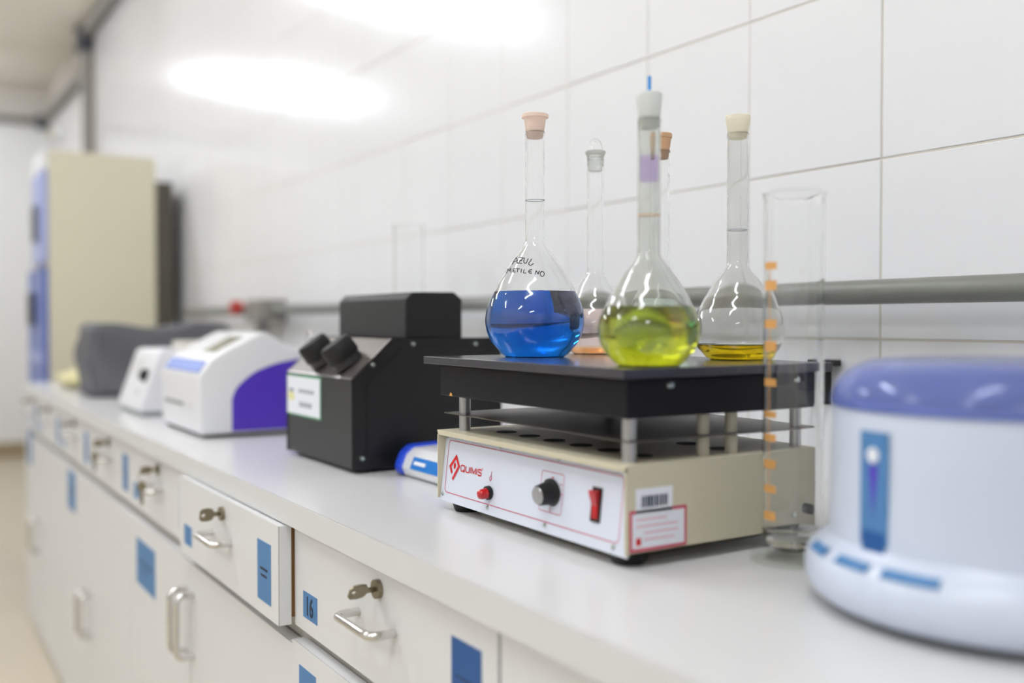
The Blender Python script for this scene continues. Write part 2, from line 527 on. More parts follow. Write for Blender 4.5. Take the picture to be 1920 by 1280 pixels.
add('sensor_body', box(-8.65, -8.45, WY - .07, WY, 2.56, 2.66, .012), 'wplast', eb)
add('sensor_lens', box(-8.60, -8.50, WY - .085, WY - .07, 2.58, 2.64, .004), 'yellowcloth', eb)

hk = thing('wall_hook', (-1.0, WY, 1.045), 'small black angle bracket fixed to the tiles right of the hotplate', 'bracket')
add('hook_plate', box(-1.0025, -.9955, WY - .030, WY, 1.014, 1.081, .001), 'blackm', hk)
add('hook_arm', box(-1.0025, -.976, WY - .030, WY - .003, 1.0715, 1.081, .001), 'blackm', hk)

# ------------------------------------------------------------------ workbench
BX0, BX1 = -4.28, 1.6
CF = 0.446           # front edge of the worktop
wt = thing('worktop', (-1.3, .8, .868), 'long white laminate worktop running along the tiled wall', 'worktop')
add('slab', box(BX0, BX1, CF + .0022, WY - .001, .868, .9), 'laminate', wt)
add('edge_seam', box(BX0, BX1, CF + .0014, CF + .0020, .8682, .90004), 'seam', wt)
add('edge_band', box(BX0, BX1, CF, CF + .0014, .868, .9), 'edge', wt)

DF = 0.458           # face of the closed drawers
def slab_front(name, x0, x1, yf, z0, z1, parent, m='front', th=.018):
    """drawer front or door: core, dark glue line, face sheet"""
    d = add(name, box(x0, x1, yf + .0014, yf + th, z0, z1), m, parent)
    add('edge_seam', box(x0 + .0001, x1 - .0001, yf + .0009, yf + .0014, z0 + .0001, z1 - .0001), 'seam', d)
    add('face_sheet', box(x0, x1, yf, yf + .0009, z0, z1), m, d)
    return d

def bow_handle(p0, p1, out, parent, r=.0048):
    """bent rod handle: p0 and p1 on the front, bar standing out towards -Y"""
    p0, p1 = Vector(p0), Vector(p1); o = Vector((0, -out, 0))
    add('handle', tube(rounded_path([p0, p0 + o, p1 + o, p1], .014, 5), r, 10), 'chrome', parent, autosm=50, label='bent chrome rod handle')

def key_in_lock(x, y, z, parent, twist=0.0, second=False):
    add('lock', cyl((x, y, z), (x, y - .006, z), .0105, 18), 'nickel', parent, autosm=40, label='round nickel lock')
    # key: shaft and rounded head standing out of the lock, blade turned by twist
    ca, sa = math.cos(twist), math.sin(twist)
    def P(u, v, w):     # u sideways in the blade, v outwards, w through the blade
        return (x + u * ca - w * sa, y - .006 - v, z + u * sa + w * ca)
    pts = [(-.0035, 0), (-.0035, .008), (-.009, .011), (-.011, .018), (-.010, .027), (-.006, .030), (.006, .030), (.010, .027), (.011, .018), (.009, .011), (.0035, .008), (.0035, 0)]
    b = bmesh.new()
    hole = [(.003 * math.cos(2 * PI * k / 12), .0245 + .003 * math.sin(2 * PI * k / 12)) for k in range(12)]
    for w in (-.0011, .0011):
        o = [b.verts.new(P(u, v, w)) for u, v in pts]; h = [b.verts.new(P(u, v, w)) for u, v in hole]
        eo = [b.edges.new((o[i], o[(i + 1) % len(o)])) for i in range(len(o))]
        eh = [b.edges.new((h[i], h[(i + 1) % 12])) for i in range(12)]
        bmesh.ops.triangle_fill(b, use_beauty=True, edges=eo + eh)
        if w < 0: O, H = o, h
        else:
            for A, B in ((O, o), (H, h)):
                for i in range(len(A)): b.faces.new((A[i], A[(i + 1) % len(A)], B[(i + 1) % len(A)], B[i]))
    bmesh.ops.recalc_face_normals(b, faces=b.faces)
    add('key', b, 'nickel', parent, label='small nickel key in the lock')
    if second:
        c = Vector(P(0, .0245, 0))
        ring = [c + Vector((.002 * math.sin(a), .002, -.011)) + Vector((.0, .011 * math.sin(a), .011 * math.cos(a))) for a in [2 * PI * k / 20 for k in range(21)]]
        add('key_ring', tube(ring, .0009, 6, cap=False), 'nickel', parent)
        kb = prism_gen([(c.x + u * .8, c.y - .002 + u * .6, c.z - .022 - v) for u, v in ((-.004, 0), (-.010, .006), (-.010, .016), (-.004, .021), (-.003, .046), (.003, .046), (.004, .021), (.010, .016), (.010, .006), (.004, 0))], (.0012, -.0016, 0))
        add('spare_key', kb, 'nickel', parent)

def label_on(x0, x1, z0, z1, yf, parent, m='bluelab', bars=(), name='text_label'):
    add(name, box(x0, x1, yf - .0006, yf, z0, z1), m, parent)
    for u0, u1, v0, v1 in bars:
        add('print_line', box(x0 + u0 * (x1 - x0), x0 + u1 * (x1 - x0), yf - .0009, yf - .0006, z0 + v0 * (z1 - z0), z0 + v1 * (z1 - z0)), 'ink', parent)

PER = .525
JO = [-.75 - PER * k for k in range(7)] + [BX0 + .012]   # joints between the drawers
def drawer(x0, x1, unit, number=None, pull=0.0, second=False, twist=0.0, rightlab='bluelab', lock=True):
    yf = DF - pull; g = .002
    d = slab_front('drawer', x0 + g, x1 - g, yf, .733, .8655, unit)
    add('drawer_box', box(x0 + .004, x1 - .004, yf + .018, yf + .0185 + pull, .742, .862), 'rawwood', d)
    w = x1 - x0; cx = (x0 + x1) / 2
    if lock: key_in_lock(cx + .008, yf, .848 - .006, d, twist, second)
    bow_handle((cx - .048, yf, .803), (cx + .048, yf, .803), .030, d)
    label_on(x0 + .034, x0 + .083, .752, .786, yf, d, name='number_label')
    if number:
        add('printed_number', text_bm(number, .034, .0002, lambda u, v, q: (x0 + .0435 + u, yf - .0008 + q, .7575 + v), bold=.0007, sx=.78), 'ink', d)
    bars = [(.22, .78, .52, .56), (.28, .72, .41, .45)] if rightlab == 'bluelab' else [(.15, .85, .56, .58)]
    label_on(x1 - .088, x1 - .031, .752, .835, yf, d, rightlab, bars)
    return d

def carcass(unit, x0, x1):
    add('carcass', box(x0, x1, DF + .0185, WY - .002, .10, .866), 'carc', unit)
    add('plinth', box(x0, x1, DF + .02, DF + .05, 0, .10), 'toe', unit)

def door(x0, x1, unit, hx, hz0, hz1, lab=None):
    g = .0018; yf = DF - .004
    d = slab_front('door', x0 + g, x1 - g, yf, .012, .708, unit)
    bow_handle((hx, yf, hz0), (hx, yf, hz1), .030, d, .005)
    if lab: label_on(lab[0], lab[1], lab[2], lab[3], yf, d, bars=[(.1, .9, .52, .56), (.25, .6, .36, .39)])
    return d

# units from the right: E (under the mini centrifuge), A (drawer stack 16), B, C, D
uE = thing('base_cabinet', (0.1, .8, 0), 'white base cabinet at the near end under the worktop, right of drawer 16', 'cabinet', 'base cabinets')
carcass(uE, JO[0], BX1)
slab_front('drawer', JO[0] + .003, JO[0] + .62, DF, .733, .8655, uE)
slab_front('door', JO[0] + .003, JO[0] + .62, DF, .012, .716, uE)
uA = thing('base_cabinet', (-1.01, .8, 0), 'white drawer cabinet with the drawer numbered 16', 'cabinet', 'base cabinets')
carcass(uA, JO[1], JO[0])
drawer(JO[1], JO[0], uA, '16', 0.0, twist=.95, rightlab='deeplab')
d2 = slab_front('drawer', JO[1] + .008, JO[0] - .002, DF - .006, .42, .716, uA)
label_on(JO[1] + .034, JO[1] + .093, .655, .69, DF - .006, d2, name='number_label')
bow_handle((-1.06, DF - .006, .60), (-.965, DF - .006, .60), .03, d2)
d3 = slab_front('drawer', JO[1] + .008, JO[0] - .002, DF - .006, .012, .412, uA)
bow_handle((-1.06, DF - .006, .30), (-.965, DF - .006, .30), .03, d3)

uB = thing('base_cabinet', (-1.8, .8, 0), 'white base cabinet with two doors and one drawer slightly pulled out', 'cabinet', 'base cabinets')
carcass(uB, JO[3], JO[1])
drawer(JO[2], JO[1] + .001, uB, None, .022, twist=1.25)
drawer(JO[3], JO[2], uB, None, 0, second=True, twist=.9)
door(JO[2], JO[1] + .004, uB, JO[2] + .022, .545, .655)
door(JO[3], JO[2], uB, JO[2] - .026, .545, .655, (-2.25, -2.075, .575, .672))
uC = thing('base_cabinet', (-2.85, .8, 0), 'white base cabinet with two doors, below the small white instrument', 'cabinet', 'base cabinets')
carcass(uC, JO[5], JO[3])
drawer(JO[4], JO[3], uC, None, 0, second=True, twist=1.0)
drawer(JO[5], JO[4], uC, None, 0, twist=.7)
door(JO[4], JO[3], uC, JO[4] + .03, .30, .41)
door(JO[5], JO[4], uC, JO[4] - .03, .30, .41, (-3.21, -3.075, .585, .70))
uD = thing('base_cabinet', (-3.83, .8, 0), 'white base cabinet at the far end of the bench beside the tall cabinet', 'cabinet', 'base cabinets')
carcass(uD, BX0 + .012, JO[5])
drawer(JO[6], JO[5], uD, None, 0, twist=.6)
drawer(JO[7], JO[6], uD, None, 0, twist=.6)
door(JO[6], JO[5], uD, JO[6] + .03, .32, .43)
door(JO[7], JO[6], uD, JO[6] - .03, .32, .43, (-4.20, -4.09, .60, .72))

# ------------------------------------------------------------------ hotplate
HX0, HX1, HY0, HY1 = -1.117, -.737, .590, .860
hp = thing('hotplate', (-.927, .725, .9), 'beige and black laboratory hotplate with knob, carrying the flasks', 'hotplate')
for fx in (HX0 + .032, HX1 - .028):
    for fy in (HY0 + .026, HY1 - .028):
        add('foot', lathe([(0, 0), (.0155, 0), (.0168, .002), (.0210, .0155), (0, .0155)], (fx, fy), .9, 24), 'rubber', hp, autosm=40)
BZ0, BZ1 = .914, 1.0
# sheet metal shell: top with lip, two sides, back; slanted front panel between the sides
shell = box(HX0, HX1, HY0, HY1, BZ1 - .003, BZ1)
box(HX0, HX0 + .002, HY0, HY1, BZ0, BZ1 - .003, bm=shell)
box(HX1 - .002, HX1, HY0, HY1, BZ0, BZ1 - .003, bm=shell)
box(HX0, HX1, HY1 - .002, HY1, BZ0, BZ1 - .003, bm=shell)
box(HX0, HX1, HY0 + .004, HY1, BZ0, BZ0 + .002, bm=shell)
box(HX0, HX1, HY0, HY0 + .002, BZ1 - .006, BZ1 - .003, bm=shell)
hb = add('housing', shell, 'hpbeige', hp)
# vent slots in the top sheet
for r_ in range(2):
    for k in range(6):
        sx = HX0 + .07 + k * .052; sy = HY0 + .060 + r_ * .11
        sl = add('vent_slot', lathe([(0, 0), (.013, 0), (.013, .0004), (0, .0004)], (sx, sy), BZ1, 18), 'rubber', hp)
# front panel, leaning: top set back
PT, PB, PZ0, PZ1 = .602, .5925, .9115, .9945
def pan(X, z, w=0.0):
    t = (z - PZ0) / (PZ1 - PZ0)
    return (X, PB + (PT - PB) * t - w, z)
def pan_box(x0, x1, z0, z1, w0, w1):
    b = bmesh.new()
    v = [b.verts.new(pan(x, z, w)) for w in (w0, w1) for x, z in ((x0, z0), (x1, z0), (x1, z1), (x0, z1))]
    for f in ((0, 1, 2, 3), (7, 6, 5, 4), (0, 4, 5, 1), (1, 5, 6, 2), (2, 6, 7, 3), (3, 7, 4, 0)): b.faces.new([v[i] for i in f])
    bmesh.ops.recalc_face_normals(b, faces=b.faces)
    return b
fp = add('front_panel', pan_box(HX0 + .0025, HX1 - .001, PZ0, PZ1, -.0015, 0), 'panel', hp)
def frame_line(x0, x1, z0, z1, r, wd, m, name='frame_line'):
    pts = []
    for cx, cz, a in ((x1 - r, z1 - r, 0), (x0 + r, z1 - r, 90), (x0 + r, z0 + r, 180), (x1 - r, z0 + r, 270)):
        for k in range(5):
            t = math.radians(a + k * 22.5); pts.append((cx + r * math.cos(t), cz + r * math.sin(t), math.cos(t), math.sin(t)))
    b = bmesh.new()
    A = [b.verts.new(pan(x, z, .0004)) for x, z, c, s in pts]
    B = [b.verts.new(pan(x - c * wd, z - s * wd, .0004)) for x, z, c, s in pts]
    n = len(pts)
    for i in range(n): b.faces.new((A[i], B[i], B[(i + 1) % n], A[(i + 1) % n]))
    add(name, b, m, fp)
frame_line(-1.105, -.752, .9225, .9878, .006, .0009, 'rose')
frame_line(-.893, -.8505, .9335, .9765, .004, .0007, 'rose', 'dial_frame')
for (u0, u1, v0, v1) in ((-.8735, -.8700, .970, .9715), (-.886, -.883, .966, .967), (-.857, -.854, .965, .966), (-.8560, -.8510, .955, .9556), (-.8722, -.8716, .934, .940)):
    add('dial_tick', pan_box(u0, u1, v0, v1, 0, .0004), 'rose', fp)
for sx, sz in ((-1.1075, .9915), (-.9815, .9915), (-.8637, .9915), (-.746, .9915), (-1.1085, .9195), (-.998, .9195), (-.8785, .9195), (-.7600, .9185)):
    p = Vector(pan(sx, sz)); add('screw', cyl(p, p + Vector((0, -.0016, 0)), .0026, 12, .0020), 'screw', hp)
# logo: kite-shaped nine and the maker's name, printed red
def stroke_poly(pts, wd, m, name):
    b = bmesh.new(); L, R = [], []
    P = [Vector(p) for p in pts]
    for i, p in enumerate(P):
        d0 = (P[i] - P[i - 1]).normalized() if i else (P[1] - P[0]).normalized()
        d1 = (P[i + 1] - P[i]).normalized() if i < len(P) - 1 else d0
        n = Vector((-(d0 + d1).y, (d0 + d1).x)).normalized()
        k = wd / 2 / max(.45, n.dot(Vector((-d0.y, d0.x))))
        a = p + n * k; c = p - n * k
        L.append(b.verts.new(pan(a.x, a.y, .0005))); R.append(b.verts.new(pan(c.x, c.y, .0005)))
    for i in range(len(P) - 1): b.faces.new((L[i], L[i + 1], R[i + 1], R[i]))
    return add(name, b, m, fp)
stroke_poly([(-1.0902, .9478), (-1.0955, .9556), (-1.0828, .9688), (-1.0742, .9578), (-1.0872, .9402)], .0042, 'red', 'logo_mark')
b = bmesh.new(); b.faces.new([b.verts.new(pan(-1.0848 +   .0026 * math.cos(2 * PI * k / 20), .9574 + .0040 * math.sin(2 * PI * k / 20), .0005)) for k in range(20)])
add('logo_dot', b, 'red', fp)
LET = {'Q': (.0094, [[(.15, .0), (0, .18), (0, .82), (.15, 1), (.85, 1), (1, .82), (1, .18), (.85, 0), (.15, 0), (.05, .10)], [(.6, .28), (1.02, -.08)]]),
       'U': (.0082, [[(0, 1), (0, .18), (.17, 0), (.83, 0), (1, .18), (1, 1)]]),
       'I': (.0, [[(0, 1), (0, 0)]]),
       'M': (.0094, [[(0, 0), (0, 1), (.5, .12), (1, 1), (1, 0)]]),
       'S': (.0076, [[(1, .82), (.85, 1), (.15, 1), (0, .84), (0, .66), (.14, .53), (.86, .47), (1, .34), (1, .16), (.85, 0), (.15, 0), (0, .18)]])}
ux = -1.0690
for ch in 'QUIMIS':
    wl, sts = LET[ch]
    for st in sts:
        stroke_poly([(ux + p_[0] * wl, .9532 + p_[1] * .0070) for p_ in st], .00145, 'red', 'logo_letter')
    ux += wl + .0030
add('logo_mark_ring', text_bm('®', .0045, .0001, lambda u, v, q: pan(-1.0195 + u, .9600 + v, .0004 + q)), 'pinkp', fp)
# flame symbol, lamp, knob, rocker switch
stroke_poly([(-.9975, .9500), (-.9995, .9535), (-.9965, .9570), (-.9960, .9615)], .0010, 'rose', 'heat_symbol')
stroke_poly([(-.9975, .9500), (-.9945, .9530), (-.9965, .9570)], .0010, 'rose', 'heat_symbol')
lx, lz = -.9965, .937
p = Vector(pan(lx, lz)); nrm = Vector((0, -1, -.10)).normalized()
lamp_ = add('pilot_lamp', cyl(p, p + nrm * .0045, .0082, 24), 'blackm', fp, autosm=40)
add('lamp_lens', tube([p + nrm * .004, p + nrm * .012, p + nrm * .015, p + nrm * .0165], .006, 20, radii=[.0063, .0060, .0048, .002]), 'redlens', fp, autosm=60, label='red pilot lamp lens')
kp = Vector(pan(-.8700, .9555))
add('knob', tube([kp, kp + nrm * .003, kp + nrm * .004, kp + nrm * .018, kp + nrm * .019], .014, 36, radii=[.0150, .0150, .0128, .0108, .0100]), 'blackm', fp, autosm=30, label='black control knob')
add('knob_cap', tube([kp + nrm * .0188, kp + nrm * .0205], .0096, 28, radii=[.0098, .0092]), 'alu', fp, autosm=30, label='brushed metal knob cap')
add('switch_bezel', pan_box(-.7995, -.7845, .9375, .9715, 0, .0016), 'blackm', fp)
sb = bmesh.new()
sv = [pan(-.7965, .9405, .0016), pan(-.7875, .9405, .0016), pan(-.7965, .9685, .0016), pan(-.7875, .9685, .0016)]
S_ = lambda X: [pan(X, .9405, .0016), pan(X, .9405, .0022), pan(X, .9535, .0030), pan(X, .9670, .0085), pan(X, .9690, .0080), pan(X, .9690, .0016)]
A = [sb.verts.new(q) for q in S_(-.7968)]; B = [sb.verts.new(q) for q in S_(-.7872)]
sb.faces.new(A); sb.faces.new(B[::-1])
for i in range(6): sb.faces.new((A[i], B[i], B[(i + 1) % 6], A[(i + 1) % 6]))
bmesh.ops.recalc_face_normals(sb, faces=sb.faces)
add('switch_rocker', sb, 'redlens', fp, label='red rocker switch')
# stickers on the right side
add('asset_sticker', box(HX1, HX1 + .0004, .602, .648, .953, .977), 'white', hp)
random.seed(3)
yy = .609
while yy < .641:
    w_ = random.choice((.0012, .002, .0028)); add('sticker_bar', box(HX1 + .0004, HX1 + .0007, yy, yy + w_, .959, .970), 'ink', hp); yy += w_ + random.choice((.0010, .0016))
add('warning_sticker', box(HX1, HX1 + .0004, .5945, .666, .917, .9565), 'rose', hp)
add('warning_sticker_field', box(HX1 + .0004, HX1 + .0006, .5975, .663, .920, .9535), 'white', hp)
for k, (y0_, y1_) in enumerate(((.602, .640), (.602, .655), (.612, .655), (.612, .650))):
    add('sticker_line', box(HX1 + .0006, HX1 + .0008, y0_, y1_, .9465 - k * .0065, .9485 - k * .0065), 'pinkp', hp)
add('sticker_symbol', box(HX1 + .0006, HX1 + .0009, .602, .608, .923, .930), 'red', hp)
# posts, radiation shield, upper box, top plate
post_xy = [(-1.092, .616, 'alu'), (-.757, .610, 'alu'), (-.760, .846, 'alu'), (-1.092, .846, 'alu'), (-.760, .709, 'ceram'), (-.758, .7465, 'ceram')]
SHZ = 1.0205
for px_, py_, mm in post_xy:
    r_ = .0073 if mm == 'alu' else .0066
    add('post', cyl((px_, py_, BZ1 - .001), (px_, py_, SHZ), r_, 20), mm, hp, autosm=40)
    add('post', cyl((px_, py_, SHZ + .0012), (px_, py_, 1.046), r_, 20), mm, hp, autosm=40)
add('heat_shield', box(-1.117, -.744, .600, .868, SHZ, SHZ + .0012), 'hpshade', hp)
add('upper_box', box(-1.1125, -.738, .592, .858, 1.0440, 1.0825, .0015, 2), 'hpblack', hp)
for sy_ in (.646, .8235):
    add('screw', cyl((-.738, sy_, 1.075), (-.7355, sy_, 1.075), .0042, 16, .003), 'screw', hp, autosm=40)
LZ = 1.0925
add('top_plate', box(-1.138, -.729, .581, .869, 1.0828, LZ, .0012, 2), 'hptop', hp)
add('rust_spot', prism_gen([(-1.088, .5915, 1.0446), (-1.080, .5915, 1.0446), (-1.082, .5915, 1.048), (-1.085, .5915, 1.049)], (0, .0002, 0)), 'orange_layer', hp)
# power inlet at the rear of the right side
add('power_inlet', cyl((HX1, .838, .936), (HX1 + .012, .838, .936), .0055, 14), 'blackm', hp, autosm=40)
add('side_screw', cyl((HX1, .818, .931), (HX1 + .002, .818, .931), .003, 12), 'screw', hp)

# ------------------------------------------------------------------ flasks
def catmull(pts, n=6):
    out = []
    for i in range(len(pts) - 1):
        p0 = pts[max(i - 1, 0)]; p1 = pts[i]; p2 = pts[i + 1]; p3 = pts[min(i + 2, len(pts) - 1)]
        for k in range(n):
            t = k / n
            out.append(tuple(.5 * (2 * b_ + (-a + c) * t + (2 * a - 5 * b_ + 4 * c - d) * t * t + (-a + 3 * b_ - 3 * c + d) * t ** 3) for a, b_, c, d in zip(p0, p1, p2, p3)))
    out.append(pts[-1]); return out

def interp(prof, z):
    for (r0, z0), (r1, z1) in zip(prof, prof[1:]):
        if z0 <= z <= z1 and z1 > z0: return r0 + (r1 - r0) * (z - z0) / (z1 - z0)
    return prof[-1][0]

BODY = [(55, 0), (64, 6), (72, 16), (82, 28), (90, 46), (93.5, 66), (91, 88), (84, 108), (77.5, 121), (69.5, 138), (57.5, 158), (45, 178), (31, 196), (23.5, 207), (19.5, 216)]
def flask(name, c, s, sr, neck_r, neck_top, level, glass, liq, label, stopper, wall=.0014):
    """volumetric flask: BODY heights scaled by s, radii by sr (m per unit)"""
    t = thing(name, (c[0], c[1], LZ), label, 'flask', 'flasks on the hotplate')
    body = catmull([(r * sr, z * s) for r, z in BODY], 5)
    zn = body[-1][1]
    fac = neck_r / (18.0 * sr)
    out = []
    for r, z in body:
        k = min(1, max(0, (z - 150 * s) / (66 * s)))
        out.append((r * (1 - k) + r * (neck_r / (19.5 * sr)) * k, z))
    out += [(neck_r, zn + .012), (neck_r, (zn + neck_top) / 2), (neck_r, neck_top - .010), (neck_r * 1.04, neck_top - .002), (neck_r * 1.04, neck_top)]
    inn = [(max(r - wall, .001), max(z, .0016 if i < 3 else z)) for i, (r, z) in enumerate(out)]
    inn[0] = (out[0][0] - wall, .0018)
    prof = [(0, .0004)] + out + inn[::-1] + [(0, .0022)]
    add('glass_body', lathe(prof, c, LZ + .0002, 64), glass, t, smooth=True)
    # liquid overlaps the inner face by a hair so that no air film shows
    e = .0004
    lp = [(0, .0018), (inn[0][0] - .0002, .0018)] + [(r + e, z) for r, z in inn[1:] if z < level - .0008]
    rl = interp(inn[1:], level) + e
    lp += [(rl, level), (rl - .0015, level - .0006), (0, level - .0008)]
    add('liquid', lathe(lp, c, LZ + .0002, 64), liq, t, smooth=False, autosm=35, label=None)
    stopper(t, c, LZ + neck_top, neck_r)
    return t, out

def stop_plain(m, hw, depth, rise, rim):
    def f(t, c, z, nr):
        add('stopper', lathe([(0, -depth), (nr * .78, -depth), (nr * .84, -depth + .001), (nr * .95, 0.0005), (nr * 1.14, rise - rim - .0015), (nr * 1.16, rise - rim), (hw, rise - rim + .0004), (hw * 1.01, rise - .001), (hw * .96, rise), (0, rise)], c, z, 32), m, t, autosm=35)
    return f

def stop_glass(t, c, z, nr):
    add('stopper', lathe([(0, -.018), (nr * .82, -.018), (nr * 1.0, .0005), (nr * 1.22, .006), (nr * 1.28, .008), (nr * 1.1, .0095), (nr * .5, .0105), (0, .0105)], c, z, 32), 'frost', t, autosm=40)
    ring = [Vector((c[0] + .532 * .0078 * math.cos(a), c[1] + .847 * .0078 * math.cos(a), z + .009 + .0155 * math.sin(a))) for a in [PI * k / 14 for k in range(15)]]
    add('stopper_loop', tube(ring, .0022, 10), 'glass', t, smooth=True)

S1 = .000668
bf, bprof = flask('blue_flask', (-1.045, .6905), S1, S1, .0121, .2815, .0815, M['glass'], M['lblue'],
      'volumetric flask of deep blue liquid with AZUL METILENO handwritten on it', stop_plain('stop_o', .0168, .008, .022, .005))
S2 = .000545
gf, gprof = flask('green_flask', (-.7705, .6455), S2 * .945, S2 * 1.02 * .975, .0113, .2460, .0590, M['glassg'], M['lgreen'],
      'nearest volumetric flask with yellow-green liquid and purple stain in its neck', stop_plain('stop_g', .0132, .010, .0255, .006))
S3 = .000612
af, aprof = flask('amber_flask', (-.8385, .835), S3 * .83, S3 * .905, .0122, .2610, .0185, M['glassa'], M['lamber'],
      'volumetric flask nearly empty with amber liquid at its bottom, right of the green one', stop_plain('stop_c', .0140, .006, .0205, .004))
S4 = .00073
pf, pprof = flask('pink_flask', (-1.0975, .8245), S4 * .715, S4 * .715, .0112, .2680, .0610, M['glass'], M['lpink'],
      'clear volumetric flask of pale pink liquid with a glass loop stopper, behind the blue one', stop_glass)
add('orange_layer', lathe([(0, .0030), (.030, .0032), (.040, .008), (.041, .0115), (.032, .0135), (.018, .0125), (0, .0140)], (-1.0975, .8245), LZ, 32), 'lorange', pf, autosm=40, label='orange layer at the bottom')  # clear orange-tinted layer set low inside the pink liquid
hf, hprof = flask('teal_flask', (-.958, .8215), S4 * .715, S4 * .715, .0112, .2570, .0720, M['glass'], M['lteal'],
      'volumetric flask with tan stopper half hidden behind the green one', stop_plain('stop_t', .0138, .010, .0215, .006))
# blue stick on the grey stopper, residue and ring marks in the necks
add('blue_tip', cyl((-.7705, .6455, LZ + .2460 + .0255), (-.7705, .6455, LZ + .2460 + .0420), .0018, 10), 'bluetip', gf, autosm=40, label='bright blue plastic stick on the stopper')
add('stain_band', lathe([(.0090, .1835), (.0092, .1835), (.0092, .2095), (.0090, .2095)], (-.7705, .6455), LZ, 32, closed=True), 'residue', gf, smooth=True, label='purple stain inside the neck')
def ring_mark(t, c, z, r, m):
    add('volume_mark', lathe([(r + .0001, z - .0004), (r + .0003, z - .0004), (r + .0003, z + .0004), (r + .0001, z + .0004)], c, LZ, 40, closed=True), m, t)
ring_mark(gf, (-.7705, .6455), .1500, .0113, M['orange_layer'])
ring_mark(bf, (-1.045, .6905), .1960, .0121, M['inkgrey'])
ring_mark(af, (-.8385, .835), .1500, .0122, M['inkgrey'])

# handwriting on the blue flask
TOC = Vector((-bf.location.x, -bf.location.y, 0)).normalized()
RGT = Vector((-TOC.y, TOC.x, 0))
def on_flask(px_, py_):
    a = (880 + px_ / 5.12 - 1003) * S1
    h = (668 - (440 + py_ / 5.12)) * S1
    r = interp(bprof, h) + .0005
    ph = math.asin(max(-.98, min(.98, a / r)))
    v = TOC * (r * math.cos(ph)) + RGT * (r * math.sin(ph))
    return (bf.location.x + v.x, bf.location.y + v.y, LZ + h)
STR = {
 'A': [[(412, 285), (432, 245), (455, 218), (462, 245), (462, 282)], [(422, 258), (464, 252)]],
 'Z': [[(478, 222), (500, 222), (522, 228), (495, 252), (468, 276), (490, 278), (508, 282)], [(482, 250), (508, 252)]],
 'U': [[(532, 226), (524, 255), (527, 275), (540, 283), (552, 274), (560, 250), (566, 234)]],
 'L': [[(600, 238), (585, 262), (570, 285), (575, 297), (592, 302), (618, 284)]],
 'M': [[(360, 368), (366, 345), (374, 325), (380, 338), (384, 352), (392, 336), (400, 324), (402, 342), (403, 364)]],
 'E': [[(447, 329), (425, 331), (423, 346), (424, 361), (447, 362)], [(424, 346), (441, 345)]],
 'T': [[(454, 328), (470, 330), (488, 334)], [(471, 331), (467, 348), (464, 364)]],
 'I': [[(504, 336), (501, 352), (499, 370)]],
 'L2': [[(530, 342), (525, 358), (522, 374), (534, 376), (548, 376)]],
 'E2': [[(604, 344), (588, 344), (575, 352), (570, 364), (578, 376), (602, 378)], [(572, 361), (596, 360)]],
 'N': [[(630, 388), (636, 370), (642, 352), (650, 370), (660, 388), (665, 370), (672, 354)]],
 'O': [[(698 + 19 * math.cos(2 * PI * k / 16), 384 + 24 * math.sin(2 * PI * k / 16)) for k in range(17)]],
}
for ch, sts in STR.items():
    b = bmesh.new()
    for st in sts:
        dense = []
        for (x0, y0), (x1, y1) in zip(st, st[1:]):
            for k in range(3): dense.append((x0 + (x1 - x0) * k / 3, y0 + (y1 - y0) * k / 3))
        dense.append(st[-1])
        tube([on_flask(*q) for q in dense], .00055, 6, bm=b)
    add('handwritten_letter', b, 'marker', bf)

# ------------------------------------------------------------------ graduated cylinders
def grad_cylinder(name, c, z0, R, H, foot, label, marks, ang, wall=.0014):
    t = thing(name, (c[0], c[1], z0), label, 'cylinder', 'glass measuring cylinders')
    prof = [(0, .012), (R * .55, .0125), (R * .72, .0135), (R, .024), (R, .026), (R, .030), (R, H * .5), (R, H - .012), (R, H - .008), (R * 1.04, H - .002), (R * 1.06, H), (R * 1.01, H + .0006),
            (R - wall, H - .004), (R - wall, H - .008), (R - wall, H * .5), (R - wall, .034), (R - wall, .030), (R * .7, .0165), (0, .0155)]
    add('glass_tube', lathe(prof, c, z0, 64), 'glass', t, autosm=30)
    add('glass_foot', lathe([(0, 0), (foot * .93, 0), (foot, .0015), (foot, .0065), (foot * .9, .0085), (foot * .45, .0115), (0, .0118)], c, z0 + .0003, 48), 'footglass', t, autosm=25)
    for k, (za, zb, wd) in enumerate(marks):
        add('graduation_mark', lathe([(R + .0001, za), (R + .0003, za), (R + .0003, zb), (R + .0001, zb)], c, z0, 8, closed=True, a0=ang - wd, a1=ang + wd), 'orangep', t)
    return t
left_dir = math.atan2(-.8467, -.532)
zpx = lambda y: (1.1365 + (603 - y) * .985 / 1867) - .9
mk = [(zpx(y + h), zpx(y - h)  , .30) for y, h in ((500, 7), (536, 9), (607, 8), (648, 9), (715, 7), (774, 6), (817, 7), (866, 8), (912, 7), (962, 8))]
mk.append((zpx(970), zpx(492), .02))
grad_cylinder('measuring_cylinder', (-.6835, .757), .9, .029, .3625, .041, 'tall clear measuring cylinder with orange graduations between hotplate and white centrifuge', mk, left_dir + .42)
grad_cylinder('measuring_cylinder', (-2.03, 1.0), .9, .034, .455, .05, 'empty clear measuring cylinder standing behind the black viewing cabinet', [], 0)

